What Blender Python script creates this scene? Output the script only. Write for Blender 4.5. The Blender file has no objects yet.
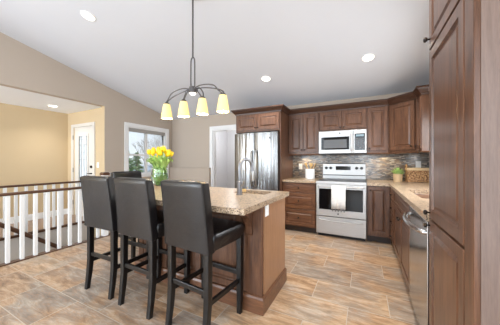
import bpy, bmesh, math, random
from mathutils import Vector, Matrix
random.seed(7)
R = math.radians
S = bpy.context.scene
COL = S.collection

# ------------------------------------------------------------------ camera
cam_d = bpy.data.cameras.new('camera'); cam = bpy.data.objects.new('camera', cam_d); COL.objects.link(cam)
cam.location = (0, 0, 1.23); cam.rotation_euler = (R(90), 0, 0.4716)
cam_d.sensor_width = 36; cam_d.lens = 36 * 223.6 / 500; cam_d.clip_start = 0.02
cam_d.shift_y = -0.0006
S.camera = cam
# ------------------------------------------------------------------ exposure
S.view_settings.view_transform = 'Standard'; S.view_settings.look = 'None'
S.view_settings.gamma = 1; S.view_settings.use_curve_mapping = False
S.view_settings.exposure = 0.46
# ------------------------------------------------------------------ sky
W = bpy.data.worlds.new('World'); S.world = W; W.use_nodes = True
wn = W.node_tree.nodes; wl = W.node_tree.links
bg = wn['Background']
tc = wn.new('ShaderNodeTexCoord'); sp = wn.new('ShaderNodeSeparateXYZ'); cr = wn.new('ShaderNodeValToRGB')
wl.new(tc.outputs['Generated'], sp.inputs[0]); wl.new(sp.outputs['Z'], cr.inputs[0]); wl.new(cr.outputs[0], bg.inputs[0])
cr.color_ramp.elements[0].position = 0.0; cr.color_ramp.elements[0].color = (.86, .94, 1, 1)
cr.color_ramp.elements[1].position = 0.5; cr.color_ramp.elements[1].color = (.58, .77, 1, 1)
bg.inputs[1].default_value = 0.84

def area(name, loc, rot, sx, sy, power, col=(1, 1, 1)):
    l = bpy.data.lights.new(name, 'AREA'); l.shape = 'RECTANGLE'; l.size = sx; l.size_y = sy
    l.energy = power; l.color = col
    o = bpy.data.objects.new(name, l); o.location = loc; o.rotation_euler = rot; COL.objects.link(o); return o
# fill lamps added to brighten room and hall from unseen sides; last is sink-window daylight
area('fill_rear', (-3.2, -3.85, 1.55), (R(90), 0, 0), 2.6, 2.3, 112, (.80, .90, 1))
area('fill_rear_narrow', (.0, -3.85, 1.4), (R(90), 0, 0), 1.3, 2.1, 60, (.80, .90, 1))
area('fill_right', (1.0, -1.6, 1.35), (R(90), 0, R(90)), 2.6, 2.1, 60, (.80, .90, 1))
area('fill_hall', (-5.55, -3.85, 1.4), (R(90), 0, 0), 1.2, 1.7, 150, (.80, .90, 1))  # added to brighten the hall ceiling and far wall
area('daylight_sink', (1.0, 2.72, 1.55), (R(72), 0, R(90)), 0.8, 0.8, 24, (.95, .98, 1))

# ------------------------------------------------------------------ node helpers
def srgb(r, g, b):
    f = lambda c: (c / 255 / 12.92) if c / 255 <= .04045 else ((c / 255 + .055) / 1.055) ** 2.4
    return (f(r), f(g), f(b), 1)
def mat(name, col=(200, 200, 200), rough=.5, metal=0, spec=.5, **kw):
    m = bpy.data.materials.new(name); m.use_nodes = True
    b = m.node_tree.nodes['Principled BSDF']
    b.inputs['Base Color'].default_value = srgb(*col); b.inputs['Roughness'].default_value = rough
    b.inputs['Metallic'].default_value = metal; b.inputs['Specular IOR Level'].default_value = spec
    for k, v in kw.items(): b.inputs[k.replace('_', ' ')].default_value = v
    return m
def N(m, t): return m.node_tree.nodes.new(t)
def L(m, a, b): m.node_tree.links.new(a, b)
def B(m): return m.node_tree.nodes['Principled BSDF']
def coords(m, scale=(1, 1, 1), order=None, src='Object'):
    t = N(m, 'ShaderNodeTexCoord'); out = t.outputs[src]
    if order:
        s = N(m, 'ShaderNodeSeparateXYZ'); c = N(m, 'ShaderNodeCombineXYZ'); L(m, out, s.inputs[0])
        for i, ax in enumerate(order):
            if ax: L(m, s.outputs[ax], c.inputs[i])
        out = c.outputs[0]
    mp = N(m, 'ShaderNodeMapping'); mp.inputs['Scale'].default_value = scale; L(m, out, mp.inputs[0])
    return mp.outputs[0]
def noise(m, vec, scale, detail=4, rough=.6, dist=0):
    n = N(m, 'ShaderNodeTexNoise'); n.inputs['Scale'].default_value = scale; n.inputs['Detail'].default_value = detail
    n.inputs['Roughness'].default_value = rough; n.inputs['Distortion'].default_value = dist
    L(m, vec, n.inputs['Vector']); return n.outputs['Fac']
def ramp(m, fac, stops, interp='LINEAR'):
    r = N(m, 'ShaderNodeValToRGB'); r.color_ramp.interpolation = interp
    els = r.color_ramp.elements
    while len(els) < len(stops): els.new(.5)
    for e, (p, c) in zip(els, stops): e.position = p; e.color = srgb(*c)
    L(m, fac, r.inputs[0]); return r.outputs[0]
def mix(m, fac, a, b, blend='MIX'):
    x = N(m, 'ShaderNodeMix'); x.data_type = 'RGBA'; x.blend_type = blend
    for sock, v in ((x.inputs[0], fac), (x.inputs[6], a), (x.inputs[7], b)):
        if isinstance(v, (int, float)): sock.default_value = v
        elif isinstance(v, tuple): sock.default_value = v
        else: L(m, v, sock)
    return x.outputs[2]
def bump(m, h, strength=.2, dist=.002):
    b = N(m, 'ShaderNodeBump'); b.inputs['Strength'].default_value = strength; b.inputs['Distance'].default_value = dist
    L(m, h, b.inputs['Height']); L(m, b.outputs[0], B(m).inputs['Normal'])

M = {}
# painted plaster
def plaster(name, col, sc=90):
    m = mat(name, col, .9, spec=.15); v = coords(m); h = noise(m, v, sc, 3); bump(m, h, .08, .002)
    L(m, mix(m, .04, srgb(*col), ramp(m, noise(m, v, 2), [(0, (235, 230, 225)), (1, (120, 115, 110))])), B(m).inputs['Base Color']); return m
M['wall'] = plaster('beige_wall_paint', (192, 178, 163))
M['hallwall'] = plaster('tan_hall_paint', (205, 182, 146))
M['ceiling'] = plaster('white_ceiling_paint', (222, 226, 233))
M['ceiling_boosted'] = plaster('light_boosted_ceiling_paint', (246, 248, 252))  # same ceiling paint, colour raised to stand in for missing hall light
M['greywall'] = plaster('pale_grey_paint', (214, 214, 216))
M['stairwall'] = plaster('stairwell_paint', (205, 197, 188))
M['white'] = mat('white_gloss_paint', (243, 243, 242), .35)
M['whitedoor'] = mat('white_door_paint', (216, 211, 203), .4)
# cabinet wood
def wood(name, dark, light, axis='Z', rough=.29, sc=1):
    m = mat(name, dark, rough, spec=.45)
    s = {'Z': (9, 9, .8), 'X': (.8, 9, 9), 'Y': (9, .8, 9)}[axis]
    v = coords(m, tuple(q * sc for q in s))
    g = noise(m, v, 3, 6, .65, 1.2); f = noise(m, coords(m, tuple(q * sc * 6 for q in s)), 4, 3, .7)
    c = ramp(m, g, [(.28, dark), (.72, light)])
    mid = tuple(int(x * .72) for x in dark)
    L(m, mix(m, .22, c, ramp(m, f, [(.3, mid), (.7, light)])), B(m).inputs['Base Color'])
    bump(m, f, .06, .001); return m
M['wood'] = wood('dark_walnut_cabinet', (58, 37, 28), (126, 88, 65))
M['woodh'] = wood('dark_walnut_cabinet_horizontal', (70, 44, 32), (138, 95, 68), 'X')
M['woodlit'] = wood('walnut_with_painted_light', (148, 108, 78), (174, 130, 96))  # cabinet walnut lightened to hold the reflected light on the island end
M['crown'] = wood('dark_walnut_moulding', (58, 38, 29), (84, 56, 42), 'X')
M['panel'] = wood('pantry_end_panel', (118, 98, 88), (140, 119, 108), 'Z', .4)
M['toe'] = mat('dark_toe_kick', (48, 36, 31), .5)
M['rail'] = wood('brown_handrail', (74, 48, 35), (100, 68, 48), 'Y', .3)
M['blackwood'] = mat('black_painted_wood', (13, 11, 11), .34)
M['halfloor'] = wood('brown_hall_floor', (150, 124, 106), (182, 156, 134), 'Y', .45)
# leather
m = M['leather'] = mat('dark_brown_leather', (30, 27, 28), .36, spec=.4, Coat_Weight=.2, Coat_Roughness=.16)
v = coords(m); hn = noise(m, v, 11, 4); vo = N(m, 'ShaderNodeTexVoronoi'); vo.inputs['Scale'].default_value = 260; L(m, v, vo.inputs['Vector'])
L(m, ramp(m, hn, [(.3, (14, 12, 13)), (.75, (25, 22, 23))]), B(m).inputs['Base Color']); bump(m, mix(m, .85, vo.outputs['Distance'], hn), .35, .012)
# metal
m = M['steel'] = mat('brushed_stainless_steel', (200, 200, 202), .46, 1)
v = coords(m, (1.2, 1.2, 160)); L(m, ramp(m, noise(m, v, 6, 3), [(.2, (186, 186, 186)), (.8, (212, 212, 211))]), B(m).inputs['Base Color'])
m = M['steelv'] = mat('brushed_stainless_vertical', (160, 160, 160), .27, 1)
v = coords(m, (160, 1.2, .6)); nz = noise(m, v, 3, 3); L(m, ramp(m, nz, [(.2, (112, 112, 112)), (.8, (156, 155, 154))]), B(m).inputs['Base Color']); bump(m, noise(m, coords(m, (7, 1, .25)), 1.6, 2), .7, .02)
m = M['steeldw'] = mat('reflective_stainless_steel', (196, 195, 194), .2, 1)
L(m, ramp(m, noise(m, coords(m, (1.2, 160, 1.2)), 6, 3), [(.2, (180, 180, 180)), (.8, (204, 204, 203))]), B(m).inputs['Base Color'])
M['chrome'] = mat('polished_chrome', (196, 197, 199), .2, 1)
M['fsteel'] = mat('satin_faucet_steel', (138, 138, 141), .34, .9)
M['nickel'] = mat('brushed_nickel', (178, 176, 172), .28, 1)
M['pewter'] = mat('grey_pewter_metal', (96, 94, 94), .38, .85)
M['bronze'] = mat('dark_bronze_knob', (52, 44, 40), .3, .9)
M['blackglass'] = mat('black_glass', (14, 15, 17), .08, spec=.35)
M['blackplastic'] = mat('black_plastic', (22, 22, 24), .4)
M['darkgrey'] = mat('dark_grey_appliance_side', (58, 58, 60), .5, .2)
M['display'] = mat('dark_display_glass', (18, 22, 26), .1)
M['plastic'] = mat('white_plastic', (240, 240, 238), .4)
M['ceramic'] = mat('white_glazed_ceramic', (240, 240, 238), .2)
# granite
m = M['granite'] = mat('speckled_tan_granite', (190, 165, 140), .3, spec=.32)
v = coords(m); a = noise(m, v, 38, 6, .75); b_ = noise(m, v, 120, 4, .7)
vo = N(m, 'ShaderNodeTexVoronoi'); vo.inputs['Scale'].default_value = 150; L(m, v, vo.inputs['Vector'])
c1 = ramp(m, a, [(.3, (120, 96, 78)), (.43, (178, 152, 124)), (.58, (205, 183, 155)), (.75, (226, 214, 198))])
c2 = ramp(m, b_, [(.36, (36, 30, 30)), (.44, (140, 112, 88)), (.58, (205, 182, 154)), (.7, (240, 234, 226))])
c3 = mix(m, .6, c1, c2)
sh = N(m, 'ShaderNodeSeparateColor'); L(m, vo.outputs['Color'], sh.inputs[0])
spk = ramp(m, sh.outputs[0], [(.80, (0, 0, 0)), (.82, (255, 255, 255))], 'CONSTANT')
L(m, mix(m, spk, c3, srgb(66, 56, 50)), B(m).inputs['Base Color'])
# floor tile
m = M['tile'] = mat('slate_look_floor_tile', (170, 145, 120), .32, spec=.4)
v = coords(m); mp = v.node; mp.inputs['Location'].default_value = (.12, -.065, 0)
br = N(m, 'ShaderNodeTexBrick'); L(m, v, br.inputs['Vector']); br.offset = .5; br.squash = 1
br.inputs['Scale'].default_value = 1; br.inputs['Brick Width'].default_value = .61; br.inputs['Row Height'].default_value = .335
br.inputs['Mortar Size'].default_value = .0032; br.inputs['Mortar Smooth'].default_value = .2; br.inputs['Bias'].default_value = 0
br.inputs['Color1'].default_value = (0, 0, 0, 1); br.inputs['Color2'].default_value = (1, 1, 1, 1); br.inputs['Mortar'].default_value = (.5, .5, .5, 1)
off = N(m, 'ShaderNodeVectorMath'); off.operation = 'MULTIPLY_ADD'; L(m, br.outputs['Color'], off.inputs[0]); off.inputs[1].default_value = (9, 7, 3); L(m, v, off.inputs[2])
st = N(m, 'ShaderNodeMapping'); st.inputs['Scale'].default_value = (2.0, 8.5, 1); L(m, off.outputs[0], st.inputs[0])
n1 = noise(m, st.outputs[0], 1.7, 10, .74, .7); n2 = noise(m, off.outputs[0], 2.2, 3, .5)
n3 = noise(m, st.outputs[0], 9, 6, .7, .4)
stone = ramp(m, n1, [(.34, (92, 68, 52)), (.44, (152, 118, 88)), (.53, (194, 162, 130)), (.66, (224, 200, 172))])
grey = ramp(m, n1, [(.34, (104, 94, 86)), (.5, (158, 146, 134)), (.64, (204, 194, 180))])
base = mix(m, ramp(m, n2, [(.45, (0, 0, 0)), (.55, (255, 255, 255))]), stone, grey)
rust = mix(m, ramp(m, n3, [(.50, (0, 0, 0)), (.68, (215, 215, 215))]), base, srgb(188, 132, 82))
tone = mix(m, .28, rust, ramp(m, br.outputs['Color'], [(0, (130, 112, 96)), (.5, (194, 152, 112)), (1, (216, 188, 154))]))
L(m, mix(m, br.outputs['Fac'], tone, srgb(196, 184, 168)), B(m).inputs['Base Color'])
bump(m, mix(m, br.outputs['Fac'], n1, (0, 0, 0, 1)), .12, .004)
# mosaic backsplash
def mosaic(name, order):
    m = mat(name, (130, 125, 120), .18, spec=.6)
    v = coords(m, (1, 1, 1), order)
    br = N(m, 'ShaderNodeTexBrick'); L(m, v, br.inputs['Vector']); br.offset = .37; br.offset_frequency = 2; br.squash = .6; br.squash_frequency = 3
    br.inputs['Scale'].default_value = 1; br.inputs['Brick Width'].default_value = .07; br.inputs['Row Height'].default_value = .0165
    br.inputs['Mortar Size'].default_value = .0012; br.inputs['Bias'].default_value = 0
    br.inputs['Color1'].default_value = (0, 0, 0, 1); br.inputs['Color2'].default_value = (1, 1, 1, 1); br.inputs['Mortar'].default_value = (.35, .35, .35, 1)
    c = ramp(m, br.outputs['Color'], [(0, (70, 64, 60)), (.2, (112, 102, 92)), (.36, (136, 116, 96)), (.5, (96, 94, 92)), (.66, (166, 154, 140)), (.82, (116, 96, 80)), (.93, (146, 142, 136))], 'CONSTANT')
    L(m, mix(m, br.outputs['Fac'], c, srgb(140, 132, 122)), B(m).inputs['Base Color'])
    bump(m, br.outputs['Color'], .3, .003); return m
M['mosaic_x'] = mosaic('glass_strip_mosaic', ('X', 'Z', None)); M['mosaic_y'] = mosaic('glass_strip_mosaic_side', ('Y', 'Z', None))
# emitters
def emis(name, col, strength):
    m = mat(name, col, .5); b = B(m); b.inputs['Emission Color'].default_value = srgb(*col); b.inputs['Emission Strength'].default_value = strength; return m
M['lens'] = emis('lit_downlight_lens', (255, 252, 244), 1.6)
M['shade'] = emis('lit_cream_glass_shade', (250, 224, 146), .3)
M['puck'] = emis('lit_puck_lens', (255, 226, 170), 3)
# glass, water and greens
def glass(name, col=(255, 255, 255), rough=0, ior=1.45):
    m = mat(name, col, rough); B(m).inputs['Transmission Weight'].default_value = 1; B(m).inputs['IOR'].default_value = ior; return m
M['glass'] = glass('clear_vase_glass', (240, 250, 246)); M['water'] = glass('vase_water', (236, 246, 238), 0, 1.33)
m = M['pane'] = bpy.data.materials.new('window_pane_glass'); m.use_nodes = True
nt = m.node_tree; nt.nodes.remove(B(m)); tr = N(m, 'ShaderNodeBsdfTransparent'); gl = N(m, 'ShaderNodeBsdfGlossy'); gl.inputs['Roughness'].default_value = .02
fr = N(m, 'ShaderNodeFresnel'); mxs = N(m, 'ShaderNodeMixShader'); L(m, fr.outputs[0], mxs.inputs[0]); L(m, tr.outputs[0], mxs.inputs[1]); L(m, gl.outputs[0], mxs.inputs[2]); L(m, mxs.outputs[0], nt.nodes['Material Output'].inputs[0])
m = M['frost'] = bpy.data.materials.new('frosted_door_glass'); m.use_nodes = True; nt = m.node_tree; nt.nodes.remove(B(m))
a_ = N(m, 'ShaderNodeBsdfTransparent'); b_ = N(m, 'ShaderNodeBsdfDiffuse'); b_.inputs[0].default_value = (.84, .89, .92, 1)
c_ = N(m, 'ShaderNodeMixShader'); c_.inputs[0].default_value = .55; L(m, a_.outputs[0], c_.inputs[1]); L(m, b_.outputs[0], c_.inputs[2]); L(m, c_.outputs[0], nt.nodes['Material Output'].inputs[0])
M['yellow'] = mat('yellow_tulip_petal', (255, 218, 40), .5, Subsurface_Weight=.0); M['stem'] = mat('green_tulip_stem', (172, 208, 122), .5)
M['leaf'] = mat('green_tulip_leaf', (168, 200, 112), .5); M['herb'] = mat('bright_green_foliage', (176, 206, 128), .55)
m = M['pot'] = mat('tan_wooden_pot', (205, 178, 140), .6)
m = M['wicker'] = mat('woven_wicker', (186, 140, 92), .6)
v = coords(m); ck = N(m, 'ShaderNodeTexVoronoi'); ck.inputs['Scale'].default_value = 55; L(m, v, ck.inputs['Vector'])
L(m, ramp(m, ck.outputs['Distance'], [(0, (226, 190, 144)), (.45, (186, 140, 94)), (.8, (104, 70, 42))]), B(m).inputs['Base Color']); bump(m, ck.outputs['Distance'], .8, .01)
M['rim'] = mat('pale_basket_rim', (226, 198, 154), .6)
M['utensil'] = mat('pale_wooden_utensil', (222, 184, 122), .6)
m = M['towel'] = mat('white_cotton_towel', (242, 242, 240), .9, spec=.1)
v = coords(m, (1, 1, 1), ('Z', None, None)); wv = N(m, 'ShaderNodeTexWave'); wv.inputs['Scale'].default_value = 13; L(m, v, wv.inputs['Vector'])
L(m, ramp(m, wv.outputs['Fac'], [(.0, (242, 242, 240)), (.93, (242, 242, 240)), (1, (196, 196, 196))]), B(m).inputs['Base Color'])
M['fringe'] = mat('grey_towel_fringe', (112, 110, 108), .9)
M['grass'] = mat('lawn', (110, 132, 78), .9); M['conifer'] = mat('conifer_needles', (160, 188, 128), .8)
M['bark'] = mat('grey_bark', (150, 138, 128), .9); M['siding'] = mat('pale_siding', (222, 222, 220), .8); M['shingle'] = mat('grey_roof_shingle', (216, 216, 218), .9)

# ------------------------------------------------------------------ mesh helpers
def bm_box(bm, x0, x1, y0, y1, z0, z1, bev=0):
    t = bmesh.new() if bev else bm
    vs = [t.verts.new(p) for p in ((x0, y0, z0), (x1, y0, z0), (x1, y1, z0), (x0, y1, z0), (x0, y0, z1), (x1, y0, z1), (x1, y1, z1), (x0, y1, z1))]
    for f in ((0, 3, 2, 1), (4, 5, 6, 7), (0, 1, 5, 4), (1, 2, 6, 5), (2, 3, 7, 6), (3, 0, 4, 7)): t.faces.new([vs[i] for i in f])
    if bev:
        bmesh.ops.bevel(t, geom=t.edges[:], offset=bev, segments=2, profile=.5, affect='EDGES')
        merge(bm, t)
def merge(bm, t, mx=None):
    if mx is not None: bmesh.ops.transform(t, matrix=mx, verts=t.verts)
    me = bpy.data.meshes.new('tmp'); t.to_mesh(me); t.free(); bm.from_mesh(me); bpy.data.meshes.remove(me)
def box(x0, x1, y0, y1, z0, z1, bev=0):
    bm = bmesh.new(); bm_box(bm, x0, x1, y0, y1, z0, z1, bev); return bm
def boxes(*bs):
    bm = bmesh.new()
    for b in bs: bm_box(bm, *b)
    return bm
def loop_faces(bm, loops, cap0=True, cap1=True, closed=False):
    vl = [[bm.verts.new(p) for p in lp] for lp in loops]; n = len(vl[0])
    pairs = list(zip(vl, vl[1:])) + ([(vl[-1], vl[0])] if closed else [])
    for a, b in pairs:
        for i in range(n):
            j = (i + 1) % n; bm.faces.new((a[i], a[j], b[j], b[i]))
    if not closed:
        if cap0: bm.faces.new(vl[0][::-1])
        if cap1: bm.faces.new(vl[-1])
def smooth_pts(pts, k=6):
    pts = [Vector(p) for p in pts]; out = []
    for i in range(len(pts) - 1):
        p0 = pts[max(i - 1, 0)]; p1 = pts[i]; p2 = pts[i + 1]; p3 = pts[min(i + 2, len(pts) - 1)]
        for q in range(k):
            t = q / k
            out.append(.5 * ((2 * p1) + (p2 - p0) * t + (2 * p0 - 5 * p1 + 4 * p2 - p3) * t * t + (3 * p1 - p0 - 3 * p2 + p3) * t ** 3))
    out.append(pts[-1]); return out
def bm_tube(bm, pts, r, seg=10, closed=False):
    pts = [Vector(p) for p in pts]; loops = []; n = len(pts)
    rs = r if isinstance(r, (list, tuple)) else [r] * n
    up = None
    for i, p in enumerate(pts):
        a = pts[(i - 1) % n] if (closed or i > 0) else p; b = pts[(i + 1) % n] if (closed or i < n - 1) else p
        d = (b - a).normalized()
        if up is None: up = d.orthogonal().normalized()
        up = (up - d * up.dot(d)).normalized(); w = d.cross(up)
        loops.append([p + (up * math.cos(2 * math.pi * k / seg) + w * math.sin(2 * math.pi * k / seg)) * rs[i] for k in range(seg)])
    loop_faces(bm, loops, closed=closed)
def tube(pts, r, seg=10, closed=False):
    bm = bmesh.new(); bm_tube(bm, pts, r, seg, closed); return bm
def bm_lathe(bm, prof, seg=24, c=(0, 0, 0), cap0=True, cap1=True):
    loops = [[(c[0] + r * math.cos(2 * math.pi * k / seg), c[1] + r * math.sin(2 * math.pi * k / seg), c[2] + z) for k in range(seg)] for r, z in prof]
    loop_faces(bm, loops, cap0, cap1)
def lathe(prof, seg=24, c=(0, 0, 0), cap0=True, cap1=True):
    bm = bmesh.new(); bm_lathe(bm, prof, seg, c, cap0, cap1); return bm
def rrect(hx, hy, r, k=4):
    pts = []
    for sx, sy, a0 in ((1, 1, 0), (-1, 1, 90), (-1, -1, 180), (1, -1, 270)):
        for q in range(k + 1):
            a = R(a0 + 90 * q / k); pts.append((sx * (hx - r) + r * math.cos(a), sy * (hy - r) + r * math.sin(a)))
    return pts
def bm_loft(bm, secs):      # sections (z, cx, cy, hx, hy, r)
    loop_faces(bm, [[(cx + x, cy + y, z) for x, y in rrect(hx, hy, r)] for z, cx, cy, hx, hy, r in secs])
def loft(secs):
    bm = bmesh.new(); bm_loft(bm, secs); return bm
def prism(poly, a0, a1, plane='XY'):
    bm = bmesh.new()
    f = {'XY': lambda p, a: (p[0], p[1], a), 'YZ': lambda p, a: (a, p[0], p[1]), 'XZ': lambda p, a: (p[0], a, p[1])}[plane]
    loop_faces(bm, [[f(p, a0) for p in poly], [f(p, a1) for p in poly]]); return bm
def disc(c, n, r, t, seg=20):       # short cylinder along n
    n = Vector(n).normalized(); c = Vector(c); return tube([c, c + n * t], r, seg)
def obj(name, bm, m, parent=None, smooth=False, bev=0, label=None):
    bmesh.ops.recalc_face_normals(bm, faces=bm.faces[:])
    me = bpy.data.meshes.new(name); bm.to_mesh(me); bm.free(); me.materials.append(m)
    o = bpy.data.objects.new(name, me); COL.objects.link(o)
    if parent: o.parent = parent
    if smooth:
        me.shade_smooth()
        md = o.modifiers.new('edge', 'EDGE_SPLIT'); md.split_angle = R(40)
    if bev:
        md = o.modifiers.new('bevel', 'BEVEL'); md.width = bev; md.segments = 2; md.limit_method = 'ANGLE'; md.angle_limit = R(40)
    if label: o['label'] = label
    return o
def tag(o, label, cat, group=None):
    o['label'] = label; o['category'] = cat
    if group: o['group'] = group
    return o
def thing(name, label, cat, loc=(0, 0, 0), rz=0, group=None):
    o = bpy.data.objects.new(name, None); COL.objects.link(o); o.location = loc; o.rotation_euler = (0, 0, rz); o.empty_display_size = .1
    return tag(o, label, cat, group)
def struct(name, bm, m, parent=None, **k):
    o = obj(name, bm, m, parent, **k)
    if not parent: o['kind'] = 'structure'
    return o
def dup(root, loc, rz, label, group=None):
    def cp(o, par):
        c = o.copy(); COL.objects.link(c); c.parent = par
        for ch in o.children: cp(ch, c)
        return c
    r = cp(root, None); r.location = loc; r.rotation_euler = (0, 0, rz); r['label'] = label
    if group: r['group'] = group
    return r

# ------------------------------------------------------------------ the room
XW, YB, XL, SL = 1.03, 4.55, -4.75, .2215
ztop = lambda y: 2.41 + SL * (YB - y)
YR = -4.0
# floor slab with the stair opening left out
struct('floor', boxes((-3.86, XW, YR, YB + .12, -.2, 0), (XL - .1, -3.86, YR, -.6, -.2, 0), (XL - .1, -3.86, 2.95, YB + .12, -.2, 0)), M['tile'])
struct('floor_hall', boxes((-6.42, -5.22, YR, 2.78, -.2, 0), (-5.22, XL - .1, YR, -.6, -.2, 0)), M['halfloor'])
struct('trim_1', boxes((-3.885, -3.80, -.6, 2.95, -.03, .012)), M['rail'])
struct('trim_2', boxes((-5.24, -5.17, -.6, 2.78, -.03, .012)), M['rail'])
bm = prism([(YB + .1, ztop(YB + .1)), (YR, ztop(YR)), (YR, ztop(YR) + .1), (YB + .1, ztop(YB + .1) + .1)], XL - .12, XW + .12, 'YZ')
struct('ceiling', bm, M['ceiling'])
struct('ceiling_hall', boxes((-6.42, XL - .12, YR, 2.78, 2.385, 2.47)), M['ceiling_boosted'])
# left wall: gable over the hall opening, window in the far part
wy0, wy1, wz0, wz1 = 3.235, 4.345, .95, 2.05
def gable(y0, y1, z0): return prism([(y0, z0), (y1, z0), (y1, ztop(y1) + .02), (y0, ztop(y0) + .02)], XL - .12, XL, 'YZ')
bm = gable(YR, 2.735, 2.385)
for b in (gable(2.735, wy0, -2.8), gable(wy1, YB + .1, -2.8), gable(wy0, wy1, wz1)): merge(bm, b)
bm_box(bm, XL - .12, XL, wy0, wy1, -2.8, wz0)
struct('wall_left', bm, M['wall'])
struct('wall_hall_side', boxes((-6.42, -6.0, 2.78, 2.9, -2.8, 2.47), (-5.27, XL - .12, 2.78, 2.9, -2.8, 2.47), (-6.0, -5.27, 2.78, 2.9, 2.04, 2.47), (-6.0, -5.27, 2.78, 2.9, -2.8, 0)), M['hallwall'])
struct('wall_hall_return', boxes((XL - .12, XL - .0005, 2.7345, 2.735, 0, 2.385)), M['hallwall'])
struct('wall_hall', boxes((-6.42, -6.3, YR, 2.9, -.2, 2.47)), M['hallwall'])
struct('baseboard_hall', boxes((-6.3, -6.285, YR, 2.78, 0, .13)), M['white'])
struct('baseboard_hall_side', boxes((-6.285, -6.12, 2.765, 2.78, 0, .13)), M['white'])
# stairwell
struct('wall_stairwell', boxes((-5.32, -5.2, -.6, 2.9, -2.8, -.03), (-3.86, -3.75, -.6, 4.35, -2.8, -.2), (-5.32, -3.75, -.72, -.6, -2.8, -.2), (-5.32, -3.75, 4.35, 4.47, -2.8, -.2)), M['stairwall'])
bm = bmesh.new()
for i in range(11): bm_box(bm, -5.18, -3.88, -.6 + .26 * i, -.34 + .26 * i, -2.8, -.2 - .19 * i)
bm_box(bm, -5.18, -3.88, 2.26, 4.35, -2.8, -2.5)
struct('stairs', bm, M['halfloor'])
t = thing('stair_handrail', 'sloping dark brown handrail on the stairwell wall below floor level', 'handrail', (-5.1, 1.35, .246))
obj('rail', tube([(0, -1.2, .97), (0, 1.4, -1.13)], .034, 12), M['rail'], t, True)
for k in range(3):
    y = -.8 + .9 * k; z = -.81 * y
    obj('bracket', tube([(0, y, z - .02), (-.05, y, z - .07), (-.1, y, z - .07)], .008, 8), M['bronze'], t, True)
# back wall with the doorway
dx0, dx1, dzt = -3.36, -2.30, 2.03
struct('wall_back', boxes((XL - .12, dx0, YB, YB + .12, -.2, 2.5), (dx0, dx1, YB, YB + .12, dzt, 2.5), (dx1, XW + .12, YB, YB + .12, -.2, 2.5)), M['wall'])
struct('trim_3', boxes((dx0 - .09, dx0, YB - .02, YB, 0, dzt + .09), (dx0, dx1, YB - .02, YB, dzt, dzt + .09), (dx1, dx1 + .07, YB - .02, YB, 0, dzt + .09),
       (dx0, dx0 + .02, YB, YB + .12, 0, dzt), (dx0 + .02, dx1 - .02, YB, YB + .12, dzt - .02, dzt), (dx1 - .02, dx1, YB, YB + .12, 0, dzt)), M['white'])
struct('floor_back_room', boxes((-4.2, -1.6, YB + .12, 6.6, -.2, 0)), M['tile'])
struct('ceiling_back_room', boxes((-4.2, -1.6, YB + .12, 6.6, 2.4, 2.5)), M['ceiling'])
struct('wall_back_room', boxes((-4.2, -1.6, 6.5, 6.6, 0, 2.4), (-4.3, -4.2, YB + .12, 6.6, 0, 2.4), (-1.6, -1.5, YB + .12, 6.6, 0, 2.4)), M['greywall'])
struct('wall_pony', boxes((XL, -3.41, 4.47, YB - .021, 0, 1.075)), M['wall'])
struct('trim_4', box(XL, -3.405, 4.46, YB - .021, 1.075, 1.094, .004), M['wall'])
l = bpy.data.lights.new('back_room_lamp', 'POINT'); l.energy = 26; l.shadow_soft_size = .25; o = bpy.data.objects.new('back_room_lamp', l); o.location = (-3.2, 5.5, 2.1); COL.objects.link(o)
# right wall with the window over the sink and an unseen opening added for light beside the camera
struct('wall_right', boxes((XW, XW + .12, 3.17, YB + .1, -.2, 2.9), (XW, XW + .12, .0, 2.27, -.2, 4), (XW, XW + .12, 2.27, 3.17, -.2, 1.12), (XW, XW + .12, 2.27, 3.17, 1.98, 3.2),
       (XW, XW + .12, YR, -3.1, -.2, 4.5), (XW, XW + .12, -3.1, 0, 2.45, 4.5), (XW, XW + .12, -3.1, 0, -.2, .2)), M['wall'])
struct('wall_rear', boxes((-6.42, -4.5, YR - .12, YR, -.2, 4.5), (.7, XW + .12, YR - .12, YR, -.2, 4.5), (-4.5, .7, YR - .12, YR, 2.75, 4.5), (-4.5, .7, YR - .12, YR, -.2, .35), (-1.9, -.65, YR - .12, YR, .35, 2.75)), M['wall'])
# windows
def window(n, face, y0, y1, z0, z1, sgn, shade=True):
    # frame in the wall x=face, room side is +sgn
    w = .075; a = face; b = face + sgn * .02; x0, x1 = min(a, b), max(a, b)
    o = struct('window_%d' % n, boxes((x0, x1, y0 - w, y0, z0 - w, z1 + w), (x0, x1, y1, y1 + w, z0 - w, z1 + w), (x0, x1, y0, y1, z1, z1 + w), (x0, x1, y0, y1, z0 - w, z0)), M['white'])
    c, d = sorted((face, face - sgn * .07)); e, f = sorted((face - sgn * .06, face - sgn * .1))
    j = .03; ym = (y0 + y1) / 2 - .02; zm = z0 + (z1 - z0) * .415
    obj('window_frame', boxes((c, d, y0, y0 + j, z0, z1), (c, d, y1 - j, y1, z0, z1), (c, d, y0 + j, y1 - j, z1 - j, z1), (c, d, y0 + j, y1 - j, z0, z0 + j),
        (e, f, ym - .035, ym + .035, z0 + j, z1 - j)), M['white'], o)
    obj('sash', boxes((e + .005, f - .005, y0 + j, ym - .035, zm - .025, zm + .02), (e + .005, f - .005, ym + .035, y1 - j, zm - .025, zm + .02)), M['white'], o)
    obj('pane', boxes((face - sgn * .085 - .002, face - sgn * .085 + .002, y0 + j, y1 - j, z0 + j, z1 - j)), M['pane'], o)
    return o
window(1, XL, wy0, wy1, wz0, wz1, 1)
window(2, XW, 2.27, 3.17, 1.12, 1.98, -1)
tag(obj('roller_blind', boxes((XL - .05, XL - .012, wy0 + .03, wy1 - .03, wz1 - .115, wz1 - .03)), mat('grey_blind_fabric', (168, 164, 158), .7)), 'grey rolled-up blind across the top of the dining window', 'blind')

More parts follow.
